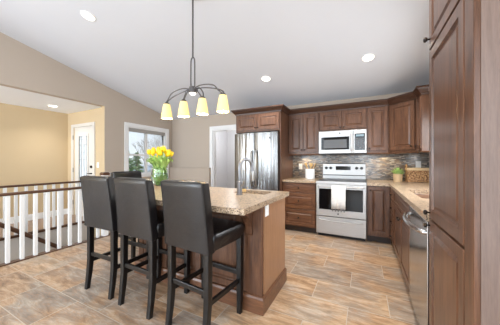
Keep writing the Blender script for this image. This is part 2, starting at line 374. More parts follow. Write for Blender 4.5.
# hall door
t = struct('door_1', boxes((-6.11, -6.03, 2.76, 2.7795, 0, 2.10), (-5.24, -5.16, 2.76, 2.7795, 0, 2.10), (-6.03, -5.24, 2.76, 2.7795, 2.03, 2.10)), M['whitedoor'])
gx0, gx1, gz0, gz1 = -5.83, -5.44, .35, 1.84
obj('door_leaf', boxes((-6.03, gx0, 2.785, 2.825, .01, 2.03), (gx1, -5.24, 2.785, 2.825, .01, 2.03), (gx0, gx1, 2.785, 2.825, gz1, 2.03), (gx0, gx1, 2.785, 2.825, .01, gz0)), M['whitedoor'], t)
obj('glass_frame', boxes((gx0 - .025, gx0 + .02, 2.77, 2.785, gz0 - .025, gz1 + .025), (gx1 - .02, gx1 + .025, 2.77, 2.785, gz0 - .025, gz1 + .025), (gx0 + .02, gx1 - .02, 2.77, 2.785, gz1 - .02, gz1 + .025), (gx0 + .02, gx1 - .02, 2.77, 2.785, gz0 - .025, gz0 + .02)), M['whitedoor'], t)
obj('glass_pane', boxes((gx0, gx1, 2.80, 2.806, gz0, gz1)), M['frost'], t)
cm = [(gx0 + .08, gx0 + .09, gz0, gz1), (gx1 - .09, gx1 - .08, gz0, gz1)] + [(gx0, gx1, z, z + .012) for z in (.45, 1.28, 1.62, 1.74)] + [(gx0 + .19, gx0 + .2, .45, 1.62), (gx0 + .14, gx0 + .25, 1.45, 1.46)]
obj('lead_came', boxes(*[(a, b, 2.793, 2.80, c, d) for a, b, c, d in cm]), mat('grey_lead_came', (150, 154, 158), .4, .3), t)
for z in (.3, 1.05, 1.8): obj('hinge', boxes((-6.036, -6.02, 2.755, 2.79, z - .05, z + .05)), M['nickel'], t)
obj('deadbolt', disc((-5.30, 2.785, 1.13), (0, -1, 0), .028, .03), M['bronze'], t, True)
bm = tube([(-5.30, 2.785, .98), (-5.30, 2.74, .98)], .014, 10); bm_tube(bm, [(-5.30, 2.74, .98), (-5.41, 2.74, .98)], .01, 8); obj('door_handle', bm, M['bronze'], t, True)

# ------------------------------------------------------------------ railings
def railing(x, y0, y1, label, zt=.86, first=0):
    t = thing('stair_railing', label, 'railing', (x, y0, .012))
    n = y1 - y0; zt -= .012
    obj('handrail', loft_y(0, n, zt), M['rail'], t, bev=.008)
    y = first
    while y < n:
        obj('baluster', box(-.019, .019, y - .019, y + .019, 0, zt - .035, .003), M['white'], t); y += .1285
    return t
def loft_y(y0, y1, zt):
    return prism([(-.03, zt - .035), (.03, zt - .035), (.034, zt - .015), (.024, zt), (-.024, zt), (-.034, zt - .015)], y0, y1, 'XZ')
t = railing(-3.84, -.55, 2.92, 'white baluster stair railing with brown handrail nearest the bar stools', first=.085)
railing(-5.2, -.55, 2.75, 'white baluster railing with brown handrail on the far side of the stairwell', .85, .05)
t2 = thing('newel_post', 'white newel post with brown wooden cap behind the leftmost bar stool', 'newel post', (-3.84, 2.215, .013))
obj('post', boxes((-.045, .045, -.036, .036, 0, 1.0)), M['white'], t2, bev=.004); 
obj('cap', loft([(1.0, 0, 0, .05, .05, .004), (1.012, 0, 0, .054, .054, .006), (1.035, 0, 0, .054, .054, .006), (1.05, 0, 0, .04, .04, .006)]), M['rail'], t2)

# ------------------------------------------------------------------ cabinets
def door_bm(w, h, t=.02, fr=.055):
    # raised-panel front in local coords: x 0..w, z 0..h, outer face at y=-t
    bm = bmesh.new(); fr = min(fr, h * .26, w * .26)
    lv = [(0, 0), (.002, -t + .002), (.004, -t), (fr, -t), (fr + .006, -t + .011), (fr + .014, -t + .012), (fr + .034, -t + .003), (fr + .036, -t + .003)]
    if h < .2: lv = [(0, 0), (.002, -t + .002), (.004, -t), (fr * .8, -t), (fr * .8 + .005, -t + .009), (fr * .8 + .02, -t + .003)]
    loops = [[(i, y, i), (w - i, y, i), (w - i, y, h - i), (i, y, h - i)] for i, y in lv]
    loop_faces(bm, loops); return bm
def knob_bm(): return lathe([(.005, 0), (.005, .012), (.012, .016), (.0155, .022), (.013, .03), (.006, .033)], 14)
def put(parent, name, bm, m, x, y, z, smooth=False, label=None, rx=0):
    if rx: bmesh.ops.transform(bm, matrix=Matrix.Rotation(rx, 4, 'X'), verts=bm.verts)
    bmesh.ops.translate(bm, vec=(x, y, z), verts=bm.verts); return obj(name, bm, m, parent, smooth, label=label)
def cabinet(name, label, loc, rz, w, d, h, fronts, toe=False, group=None, cat='cabinet', open_sides=None):
    # local: x 0..w along the front, y 0 at the front of the carcass, fronts lie in y<0; z from 0
    t = thing(name, label, cat, loc, rz, group)
    z0 = .1 if toe else 0
    obj('carcass', boxes((0, w, 0, d, z0, h)), M['wood'], t, bev=.002)
    if toe: obj('toe_kick', boxes((.001, w - .001, .055, d, 0, z0)), M['toe'], t)
    for kind, x0, x1, a, b, knob in fronts:
        g = .0025
        f = put(t, kind, door_bm(x1 - x0 - 2 * g, b - a - 2 * g), M['woodh'] if kind == 'drawer' else M['wood'], x0 + g, 0, a + g)
        for kx, kz in knob:
            put(f, 'knob', knob_bm(), M['bronze'], kx, -.02, kz, True, rx=R(90))
    return t
# lower run either side of the range
YF = 3.90
cabinet('drawer_cabinet', 'dark walnut three-drawer base cabinet between fridge and range', (-1.315, YF, 0), 0, .587, YB - YF - .002, .872,
    [('drawer', 0, .587, .70, .865, [(.2935, .78)]), ('drawer', 0, .587, .41, .695, [(.2935, .555)]), ('drawer', 0, .587, .115, .405, [(.2935, .26)])], True)
cabinet('base_cabinet', 'narrow dark walnut one-door base cabinet right of the range', (.042, YF, 0), 0, .318, YB - YF - .002, .872, [('door', .012, .30, .115, .865, [(.045, .80)])], True)
# right run, local x runs towards the camera
XF = .365
def rc(name, label, y1, y0, fronts): return cabinet(name, label, (XF, y1, 0), R(-90), y1 - y0, XW - XF - .002, .872, fronts, True)
rc('drawer_cabinet', 'narrow dark walnut four-drawer base cabinet in the right-hand run nearest the corner', 3.86, 3.44,
   [('drawer', .03, .42, .70, .865, [(.225, .78)]), ('drawer', .03, .42, .51, .695, [(.225, .60)]), ('drawer', .03, .42, .315, .505, [(.225, .41)]), ('drawer', .03, .42, .115, .31, [(.225, .21)])])
rc('sink_cabinet', 'wide dark walnut sink base cabinet with two doors beside the dishwasher', 3.435, 2.30,
   [('drawer_front', 0, 1.135, .70, .865, []), ('door', 0, .5675, .115, .695, [(.53, .62)]), ('door', .5675, 1.135, .115, .695, [(.60, .62)])])
# worktops
def slab(poly, z0, z1): return prism(poly, z0, z1)
tag(obj('worktop', slab([(-1.315, 3.85), (-.724, 3.85), (-.724, YB - .013), (-1.315, YB - .013)], .8735, .915), M['granite'], bev=.006), 'short granite worktop between fridge and range holding the utensil crock', 'worktop')
def holed(outer, hx0, hx1, hy0, hy1, z0, z1):
    bm = bmesh.new(); x0, x1, y0, y1 = outer
    for b in ((x0, x1, y0, hy0), (x0, x1, hy1, y1), (x0, hx0, hy0, hy1), (hx1, x1, hy0, hy1)): bm_box(bm, *b, z0, z1)
    bmesh.ops.remove_doubles(bm, verts=bm.verts, dist=1e-5)
    return bm
bm = holed((.335, XW - .013, 1.685, 3.85), .45, .88, 2.42, 3.12, .8735, .915)
bm_box(bm, .042, XW - .013, 3.85, YB - .013, .8735, .915)
tag(obj('worktop', bm, M['granite']), 'L-shaped granite worktop along the right wall with the undermount sink', 'worktop')
def basin(name, label, x0, x1, y0, y1, zt, dep, m):
    t = thing(name, label, 'sink', ((x0 + x1) / 2, (y0 + y1) / 2, zt)); hx, hy = (x1 - x0) / 2, (y1 - y0) / 2; bm = bmesh.new()
    secs = [(0, hx + .012, hy + .012), (0, hx - .002, hy - .002), (-.02, hx - .006, hy - .006), (-dep + .02, hx - .012, hy - .012), (-dep, hx - .03, hy - .03), (-dep - .012, hx - .03, hy - .03), (-dep - .012, hx + .004, hy + .004), (-.012, hx + .012, hy + .012)]
    loop_faces(bm, [[(x, y, z) for x, y in rrect(a, b, .025)] for z, a, b in secs], True, True)
    bm.faces.ensure_lookup_table()
    for f in [f for f in bm.faces if len(f.verts) > 4 and abs(f.calc_center_median().z) < .013 + 0 and f.calc_area() > hx * hy]: bm.faces.remove(f)
    vs = {}
    obj('bowl', bm, m, t, True)
    obj('drain', lathe([(.04, -dep + .003), (.03, -dep + .006)], 16), M['chrome'], t, True); return t
SINK = mat('satin_sink_steel', (218, 220, 222), .35, .2)
# ------------------------------------------------------------------ dishwasher
t = thing('dishwasher', 'stainless steel dishwasher with bowed bar handle beside the pantry', 'dishwasher', (XF, 2.295, 0), R(-90))
obj('body', boxes((.005, .598, .0, .6, .1, .87)), M['darkgrey'], t)
obj('door_panel', box(.006, .597, -.024, 0, .105, .868, .004), M['steeldw'], t)
obj('toe_kick', boxes((.006, .597, .05, .6, 0, .1)), M['blackplastic'], t)
obj('bow_handle', tube(smooth_pts([(.025, -.022, .80), (.045, -.05, .80), (.17, -.077, .80), (.30, -.086, .80), (.43, -.077, .80), (.565, -.05, .80), (.585, -.022, .80)], 5), .0165, 12), M['chrome'], t, True)
obj('control_strip', boxes((.01, .593, -.02, .0, .868, .873)), M['blackplastic'], t)
# ------------------------------------------------------------------ pantry
PY0, PY1 = 1.065, 1.68
w = PY1 - PY0
t = cabinet('pantry_cabinet', 'tall dark walnut pantry cabinet at the right edge with grainy end panel', (XF, PY1, 0), R(-90), w - .02, XW - XF - .002, 2.30,
   [('door', .005, w - .085, .115, .893, [(.036, .86)]), ('door', .005, w - .085, .897, 1.887, [(.036, .935)]), ('door', .005, w - .085, 1.891, 2.28, [(.036, 1.95)])], True)
obj('end_panel', boxes((w - .019, w, 0, XW - XF - .002, 0, 2.30)), M['panel'], t, label='grey-brown grained end panel')
obj('face_stile', boxes((w - .08, w + .002, -.02, 0, .1, 2.30)), M['wood'], t, bev=.003)
# ------------------------------------------------------------------ upper cabinets
YU, ZB, ZC = 4.22, 1.385, 2.15
UD = YB - YU - .002
hd = ZC - ZB
def upper(name, label, x0, x1, z0, fr, yf=YU): return cabinet(name, label, (x0, yf, z0), 0, x1 - x0, YB - yf - .002, ZC - z0, fr)
upper('wall_cabinet', 'dark walnut two-door wall cabinet between fridge and microwave', -1.313, -.727, ZB,
      [('door', .012, .293, .03, .745, [(.263, .075)]), ('door', .293, .575, .03, .745, [(.323, .075)])])
upper('wall_cabinet', 'short dark walnut two-door wall cabinet directly above the microwave', -.725, .04, 1.775,
      [('door', .012, .3825, .03, .355, [(.353, .065)]), ('door', .3825, .753, .03, .355, [(.412, .065)])])
upper('wall_cabinet', 'tall narrow dark walnut one-door wall cabinet right of the microwave', .042, .352, ZB, [('door', .012, .298, .03, .745, [(.042, .075)])])
# diagonal corner cabinet
A, C = Vector((.356, YU)), Vector((.69, 3.92))
u = (C - A).normalized(); ang = math.atan2(u.y, u.x); dl = (C - A).length
t = thing('corner_wall_cabinet', 'dark walnut diagonal corner wall cabinet with one door above the basket', 'cabinet', (A.x, A.y, ZB), ang)
loc = lambda x, y: ((Vector((x, y)) - A).dot(u), (Vector((x, y)) - A).dot(Vector((-u.y, u.x))))
poly = [loc(*A), loc(*C), loc(XW - .002, C.y), loc(XW - .002, YB - .002), loc(A.x, YB - .002)]
obj('carcass', prism(poly, 0, hd), M['wood'], t, bev=.002)
f = put(t, 'door', door_bm(dl - .07, .715), M['wood'], .03, -.001, .03)
put(f, 'knob', knob_bm(), M['bronze'], dl - .075, -.021, .08, True, rx=R(90))
cabinet('wall_cabinet', 'narrow dark walnut wall cabinet with grained end panel beside the corner cabinet', (C.x, C.y - .002, ZB), R(-90), .20, XW - C.x - .002, hd, [('door', .006, .194, .03, .745, [(.03, .075)])])
# crown moulding swept along a plan path (outward is to the right of the direction of travel)
def crown(path, z0, z1, out):
    bm = bmesh.new(); prof = [(-.03, 0), (.012, 0), (.016, .18), (.03, .30), (.055, .62), (.062, .78), (.072, .80), (.072, 1), (-.03, 1)]
    P = [Vector(p) for p in path]; loops = []
    for i, p in enumerate(P):
        d1 = (p - P[i - 1]).normalized() if i > 0 else None; d2 = (P[i + 1] - p).normalized() if i < len(P) - 1 else None
        d1 = d1 or d2; d2 = d2 or d1
        n1 = Vector((d1.y, -d1.x)); n2 = Vector((d2.y, -d2.x)); n = (n1 + n2); n = n / max(n.dot(n1), .3)
        loops.append([(p.x + n.x * o * out, p.y + n.y * o * out, z0 + (z1 - z0) * h) for o, h in prof])
    loop_faces(bm, loops); return bm
tag(obj('crown_moulding', crown([(-1.305, YU - .001), (A.x, YU - .001), (C.x - .001, C.y - .001), (C.x - .001, C.y - .203), (XW - .03, C.y - .203)], ZC - .012, 2.24, 1), M['crown']), 'dark walnut crown moulding along the tops of the wall cabinets over the range', 'moulding')
tag(obj('light_rail', crown([(-1.313, YU + .012), (-.727, YU + .012)], ZB - .022, ZB, .3), M['woodh']), 'dark moulding strip under the two-door wall cabinet beside the fridge', 'moulding')
tag(obj('light_rail', crown([(.042, YU + .012), (A.x, YU + .012), (C.x + .012, C.y + .008), (C.x + .012, C.y - .19), (XW - .03, C.y - .19)], ZB - .022, ZB, .3), M['woodh']), 'dark moulding strip under the corner wall cabinet and its neighbour', 'moulding')
# fridge surround
FX0, FX1, FY = -2.235, -1.317, 3.78
t = cabinet('fridge_cabinet', 'dark walnut two-door cabinet above the fridge with tall side panels', (FX0, FY, 1.80), 0, FX1 - FX0, YB - FY - .002, ZC - 1.80,
   [('door', .02, .459, .025, .325, [(.432, .07)]), ('door', .459, .898, .025, .325, [(.486, .07)])])
obj('side_panel', boxes((FX1 - FX0 - .019, FX1 - FX0, 0, YB - FY - .002, -1.80, 0)), M['wood'], t)
obj('side_panel', boxes((0, .016, .04, YB - FY - .002, -1.80, 0)), M['wood'], t)
bm = crown([(0, YB - FY - .03), (0, 0), (FX1 - FX0, 0), (FX1 - FX0, YB - FY - .03)], ZC - 1.80 - .012, 2.235 - 1.80, 1)
obj('crown_moulding', bm, M['crown'], t)
# ------------------------------------------------------------------ fridge
FW = .876
t = thing('refrigerator', 'tall stainless steel french-door refrigerator under the walnut cabinet', 'refrigerator', (-2.216, 3.755, 0))
obj('body', boxes((.004, FW - .004, 0, .72, .03, 1.75)), M['darkgrey'], t)
def fdoor(x0, x1, z0, z1, name):
    n = 10; pts = []
    for i in range(n + 1):
        x = x0 + (x1 - x0) * i / n; q = (x - FW / 2) / (FW / 2); y = -.075 - .026 * (1 - q * q)
        e = min(i, n - i); y += .012 if e == 0 else 0
        pts.append((x, y))
    return obj(name, prism(pts + [(x1, -.004), (x0, -.004)], z0, z1), M['steelv'], t, True, bev=.004)
d1 = fdoor(.004, FW / 2 - .002, .70, 1.765, 'door'); d2 = fdoor(FW / 2 + .002, FW - .004, .70, 1.765, 'door'); d3 = fdoor(.004, FW - .004, .06, .692, 'freezer_drawer')
for s, dd in ((-1, d1), (1, d2)):
    xx = FW / 2 + s * .045
    obj('handle', tube(smooth_pts([(xx, -.098, .80), (xx, -.135, .83), (xx, -.155, 1.1), (xx, -.135, 1.40), (xx, -.098, 1.43)], 5), .015, 10), M['nickel'], dd, True)
obj('handle', tube(smooth_pts([(.12, -.09, .62), (.15, -.13, .62), (.44, -.15, .62), (.73, -.13, .62), (.756, -.09, .62)], 5), .013, 10), M['steel'], d3, True)
obj('emblem', disc((.74, -.086, 1.66), (0, -1, 0), .017, .005), M['pewter'], d2, True)
obj('hinge_cover', boxes((.02, .12, .0, .1, 1.75, 1.775), (FW - .12, FW - .02, 0, .1, 1.75, 1.775)), M['darkgrey'], t)
obj('base_grille', boxes((.01, FW - .01, .02, .1, 0, .05)), M['blackplastic'], t)
# ------------------------------------------------------------------ range
t = thing('range', 'stainless steel electric range between the base cabinets', 'oven', (-.719, 3.88, 0)); RW = .755
obj('body', boxes((.003, RW - .003, 0, .66, .05, .905)), M['darkgrey'], t)
obj('foot_base', boxes((.02, RW - .02, .04, .62, 0, .05)), M['blackplastic'], t)
obj('cooktop', box(0, RW, -.005, .60, .905, .922, .004), mat('black_cooktop_glass', (14, 14, 16), .3, spec=.25), t)
obj('front_trim', box(0, RW, -.022, -.004, .872, .918, .004), M['steel'], t)
cp = obj('control_panel', prism([(.60, .92), (.60, .985), (.612, .995), (.625, 1.20), (.66, 1.215), (.663, .92)], 0.01, RW - .01, 'YZ'), M['steel'], t, bev=.005)
obj('display', boxes((.245, .50, .605, .63, 1.085, 1.155)), M['display'], cp)
obj('vent_strip', boxes((.02, RW - .02, .595, .615, .983, .995)), M['blackplastic'], cp)
for x in (.075, .155, .60, .68): obj('knob', disc((x, .622, 1.12), (0, -1, .04), .026, .03, 16), M['blackplastic'], cp, True)
od = obj('oven_door', box(.004, RW - .004, -.03, 0, .345, .868, .006), M['steel'], t)
obj('window', boxes((.05, RW - .05, -.034, -.029, .455, .795)), M['blackglass'], od)
obj('handle', tube(smooth_pts([(.04, -.03, .832), (.05, -.07, .832), (.12, -.078, .832), (.63, -.078, .832), (.705, -.07, .832), (.715, -.03, .832)], 4), .013, 10), M['steel'], od, True)
obj('emblem', disc((RW / 2 - .03, -.03, .395), (0, -1, 0), .013, .004), M['pewter'], od, True)
sd = obj('storage_drawer', box(.004, RW - .004, -.03, 0, .055, .335, .006), M['steel'], t)
obj('handle', tube(smooth_pts([(.06, -.03, .285), (.08, -.05, .285), (RW / 2, -.06, .272), (RW - .08, -.05, .285), (RW - .06, -.03, .285)], 5), .011, 10), M['steel'], sd, True)
for q, (x, y, r) in enumerate(((.2, .15, .11), (.56, .15, .09), (.2, .43, .08), (.56, .43, .11))):
    bm = tube([(x + r * math.cos(a * math.pi / 16), y + r * math.sin(a * math.pi / 16), .9222) for a in range(32)], .0008, 4, True)
    obj('burner_ring', bm, M['pewter'], t)
# towel over the oven handle
tw = thing('dish_towel', 'white striped dish towel with dark fringe hanging on the oven handle', 'towel', (-.362, 3.802, .832))
bm = bmesh.new(); nx = 14; prof = [(.018, -.22), (.0175, -.1), (.017, -.01), (.012, .012), (0, .0175), (-.012, .012), (-.018, -.01), (-.021, -.12), (-.022, -.25), (-.022, -.345)]
g = [[bm.verts.new((-.105 + .21 * i / nx, y + (.004 * math.sin(i * 1.7) if y < 0 and z < -.02 else 0), z)) for i in range(nx + 1)] for y, z in prof]
for a, b in zip(g, g[1:]):
    for i in range(nx): bm.faces.new((a[i], a[i + 1], b[i + 1], b[i]))
o = obj('cloth', bm, M['towel'], tw, True); md = o.modifiers.new('thick', 'SOLIDIFY'); md.thickness = .004; md.offset = 1
for k in range(5):
    x = -.085 + .0425 * k; obj('tassel', lathe([(.005, 0), (.009, -.012), (.011, -.04), (.003, -.046)], 8, (x, -.024, -.343)), M['fringe'], tw, True)
# ------------------------------------------------------------------ microwave
t = thing('microwave', 'stainless steel over-the-range microwave mounted above the range', 'microwave', (-.722, 4.15, 1.372))
MW, MH = .758, .40
obj('body', boxes((.003, MW - .003, .0, YB - 4.15 - .015, 0, MH)), M['darkgrey'], t)
dr = obj('door', box(0, .565, -.03, 0, .01, MH, .005), M['steel'], t)
obj('window', boxes((.045, .50, -.034, -.029, .075, .295)), M['blackglass'], dr)
obj('window_mesh', boxes((.085, .46, -.0365, -.0335, .10, .25)), mat('grey_window_mesh', (84, 84, 85), .3, .2), dr)
obj('handle', tube(smooth_pts([(.535, -.03, .05), (.535, -.062, .065), (.535, -.07, .2), (.535, -.062, .335), (.535, -.03, .35)], 5), .013, 10), M['steel'], dr, True)
obj('emblem', disc((.35, -.03, .355), (0, -1, 0), .013, .004), M['pewter'], dr, True)
cp = obj('control_panel', box(.568, MW, -.03, 0, .01, MH, .005), M['steel'], t)
obj('keypad', boxes((.585, .735, -.034, -.029, .06, .335)), M['blackglass'], cp)
obj('display', boxes((.60, .72, -.036, -.033, .285, .32)), mat('pale_display', (120, 140, 150), .2), cp)
for r_ in range(5):
    for c_ in range(3): obj('button', boxes((.602 + .042 * c_, .634 + .042 * c_, -.036, -.033, .085 + .038 * r_, .108 + .038 * r_)), M['pewter'], cp)
obj('vent_grille', boxes((.01, MW - .01, -.02, .0, 0, .01)), M['blackplastic'], t)
# ------------------------------------------------------------------ backsplash, outlets
struct('trim_5', boxes((-1.315, XW - .012, YB - .012, YB - .0005, .915, 1.40)), M['mosaic_x'])
struct('trim_6', boxes((XW - .012, XW - .0005, 3.17, YB - .012, .915, 1.40), (XW - .012, XW - .0005, 1.69, 3.17, .915, 1.04)), M['mosaic_y'])
def outlet(label, loc, rz, kind='socket'):
    t = thing('wall_outlet' if kind == 'socket' else 'light_switch', label, 'outlet' if kind == 'socket' else 'switch', loc, rz)
    obj('plate', box(-.036, .036, -.006, 0, -.058, .058, .002), M['plastic'], t)
    if kind == 'socket':
        for z in (-.026, .026): obj('socket', box(-.017, .017, -.009, -.005, z - .017, z + .017, .002), M['plastic'], t)
    else: obj('rocker', box(-.015, .015, -.010, -.005, -.03, .03, .002), M['plastic'], t)
outlet('white outlet on the mosaic backsplash left of the utensil crock', (-1.155, YB - .0125, 1.144), 0)
outlet('white outlet on the mosaic backsplash above the wicker basket', (.795, YB - .0125, 1.19), 0)
outlet('white outlet on the end panel of the kitchen island', (-.7285, 1.735, .836), R(90))
outlet('white light switch on the tan hall wall right of the white door', (-5.06, 2.7795, 1.17), 0, 'switch')
outlet('white outlet on the grey wall seen through the doorway', (-3.28, 6.4995, .83), 0)
# ------------------------------------------------------------------ island
IX0, IX1, IY0, IY1 = -2.25, -.75, 1.67, 2.23
t = thing('kitchen_island', 'dark walnut kitchen island with base moulding in the middle of the room', 'island', ((IX0 + IX1) / 2, (IY0 + IY1) / 2, 0))
hx, hy = (IX1 - IX0) / 2, (IY1 - IY0) / 2
# carcass is a hollow shell so that the sink hangs inside
obj('carcass', boxes((-hx, hx, -hy, -hy + .02, 0, .872), (-hx, -hx + .02, -hy + .02, hy - .02, 0, .872), (-hx, hx, hy - .02, hy, 0, .872), (hx - .02, hx, -hy + .02, hy - .02, 0, .872), (-hx + .02, hx - .02, -hy + .02, hy - .02, .1, .12)), M['wood'], t)
obj('corner_post', boxes((hx - .13, hx + .012, -hy - .012, -hy, .13, .872), (hx, hx + .012, -hy, -hy + .02, .13, .872)), M['wood'], t, bev=.002)
obj('end_panel', boxes((hx, hx + .02, -hy + .021, hy, .13, .872)), M['woodlit'], t, bev=.002, label='flat walnut end panel with reflected light in its colour')
for k in range(3):
    x0 = -hx + .03 + k * .44; put(t, 'back_panel', door_bm(.42, .70), M['wood'], x0, -hy, .145)
def skirt(o, z0, z1): return [(x, y, z) for z in ()]
bm = bmesh.new(); px, py = hx + .022, hy + .0
loops = []
for o, z in ((0, 0), (.012, 0), (.012, .118), (.006, .135), (0, .14)):
    loops.append([(-px - o, -py - .022 - o, z), (px + o, -py - .022 - o, z), (px + o, py + o, z), (-px - o, py + o, z)])
loop_faces(bm, loops); obj('base_moulding', bm, M['woodh'], t)
def corbel(x):
    pts = [(-hy - .001, .872), (-hy - .28, .872), (-hy - .28, .85)] + [(-hy - .26 + .235 * math.sin(R(a)), .845 - .20 * (1 - math.cos(R(a)))) for a in range(0, 91, 15)] + [(-hy - .001, .60)]
    return prism(pts, x - .03, x + .03, 'YZ')
obj('corbel', corbel(hx - .10), M['wood'], t, bev=.003); obj('corbel', corbel(-hx + .25), M['wood'], t, bev=.003)
TX0, TX1, TY0, TY1 = -2.60, -.715, 1.315, 2.325
bm = holed((TX0, TX1, TY0, TY1), -1.22, -.86, 2.0, 2.235, .873, .915)
tag(obj('island_worktop', bm, M['granite']), 'speckled tan granite worktop on the kitchen island', 'worktop')
basin('island_sink', 'small undermount sink set in the island worktop', -1.22, -.86, 2.0, 2.205 + .03, .8725, .16, SINK)
basin('kitchen_sink', 'large undermount sink in the worktop along the right wall', .45, .88, 2.42, 3.12, .873, .19, SINK)
# island faucet
t = thing('faucet', 'tall chrome gooseneck faucet on the island worktop', 'faucet', (-1.075, 1.885, .9155), R(-22))
obj('base', lathe([(.033, 0), (.033, .008), (.026, .012), (.0255, .125), (.018, .132)], 18), M['fsteel'], t, True)
path = [(0, 0, .13), (0, 0, .24)] + [(.0, .08 - .08 * math.cos(R(a)), .262 + .08 * math.sin(R(a))) for a in range(0, 181, 20)] 
obj('spout', tube(smooth_pts(path + [(0, .163, .215)], 3), .0145, 12), M['fsteel'], t, True)
obj('spray_head', tube([(0, .163, .222), (0, .166, .20), (0, .172, .12)], [.016, .018, .0165], 12), M['nickel'], t, True)
obj('lever', tube([(.024, 0, .09), (.05, 0, .10), (.085, -.01, .135)], [.009, .007, .005], 8), M['chrome'], t, True)
t = thing('dish_brush', 'small wooden dish brush lying on the island behind the faucet', 'brush', (-1.16, 2.10, .916), R(20))
obj('handle', loft([(.0, 0, 0, .035, .018, .012), (.018, 0, 0, .04, .022, .016), (.03, 0, 0, .03, .016, .012)]), M['utensil'], t, True)
obj('bristle_pad', loft([(.03, 0, 0, .028, .015, .01), (.036, 0, 0, .028, .015, .01)]), mat('dark_bristles', (60, 54, 48), .8), t)
# ------------------------------------------------------------------ vase and tulips
VX, VY, VZ = -2.43, 2.115, .916
t = thing('vase', 'clear round glass vase of tulips on the island', 'vase', (VX, VY, VZ))
outer = [(.05, 0), (.07, .006), (.10, .045), (.112, .10), (.108, .16), (.10, .21), (.106, .255)]
inner = [(r - .004, z) for r, z in outer[::-1][:-2]] + [(.06, .014)]
obj('vase_body', lathe(outer + inner, 32), M['glass'], t, True)
obj('water', lathe([(.055, .0150), (.092, .045), (.1065, .10), (.103, .155)], 32), M['water'], t, True)
def petal_bloom(h, r):
    bm = bmesh.new()
    for k in range(6):
        a0 = k * math.pi / 3; rr = r * (1 if k % 2 else .9); rows = []
        for (f, wd, z) in ((.15, .25, 0), (.8, .8, .22), (1.0, .95, .5), (.86, .75, .8), (.62, .12, 1.04)):
            rows.append([bm.verts.new((rr * f * math.cos(a0 + s * wd * .62), rr * f * math.sin(a0 + s * wd * .62), h * z)) for s in (-1, -.4, .4, 1)])
        for a, b in zip(rows, rows[1:]):
            for i in range(3): bm.faces.new((a[i], a[i + 1], b[i + 1], b[i]))
    return bm
def leaf_bm(pts, wd):
    bm = bmesh.new(); P = smooth_pts(pts, 4); rows = []; n = len(P)
    for i, p in enumerate(P):
        d = (P[min(i + 1, n - 1)] - P[max(i - 1, 0)]).normalized(); s = d.cross(Vector((0, 0, 1)));
        s = s.normalized() if s.length > 1e-4 else Vector((1, 0, 0)); w_ = wd * math.sin(math.pi * min(1, (i + .6) / (n + .2))) ** .7
        nn_ = s.cross(d)
        rows.append([bm.verts.new(p - s * w_ + nn_ * w_ * .3), bm.verts.new(p), bm.verts.new(p + s * w_ + nn_ * w_ * .3)])
    for a, b in zip(rows, rows[1:]):
        for i in range(2): bm.faces.new((a[i], a[i + 1], b[i + 1], b[i]))
    return bm
for k in range(17):
    a = k * 2.399 + .4; rr = .02 + .115 * math.sqrt((k + .3) / 17); top = Vector((rr * math.cos(a), rr * math.sin(a), .485 - .75 * rr + random.uniform(-.035, .03)))
    mid = Vector((.055 * math.cos(a), .055 * math.sin(a), .235)); low = Vector((-.045 * math.cos(a), -.045 * math.sin(a), .022))
    f = thing('tulip', 'yellow tulip with green leaves standing in the glass vase', 'flower', (VX, VY, VZ), 0, 'yellow tulips in the glass vase')
    P = smooth_pts([low, mid, top], 6); obj('stem', tube(P, .0048, 6), M['stem'], f, True)
    d = (P[-1] - P[-3]).normalized(); bm = petal_bloom(.078, .028)
    mx = Matrix.Translation(top) @ d.to_track_quat('Z', 'Y').to_matrix().to_4x4(); bmesh.ops.transform(bm, matrix=mx, verts=bm.verts)
    obj('bloom', bm, M['yellow'], f, True)
    for q in (0, 1, 2):
        b2 = a + .5 - q * 1.1; o2 = Vector((math.cos(b2), math.sin(b2), 0)); ln = random.uniform(.6, 1.0)
        obj('leaf', leaf_bm([low + Vector((0, 0, .03)), mid * .9 + o2 * .01, o2 * (.10 + .03 * q) + Vector((0, 0, .26 + .10 * ln)), o2 * (.115 + .05 * ln) + Vector((0, 0, .30 + .13 * ln * (1 - q * .45)))], .02), M['leaf'], f, True)
    b3 = a + 1.9; o3 = Vector((math.cos(b3), math.sin(b3), 0))
    obj('leaf', leaf_bm([o3 * -.03 + Vector((0, 0, .03)), o3 * .05 + Vector((0, 0, .08)), o3 * .082 + Vector((0, 0, .15)), o3 * .07 + Vector((0, 0, .25)), o3 * .10 + Vector((0, 0, .34))], .022), M['leaf'], f, True)
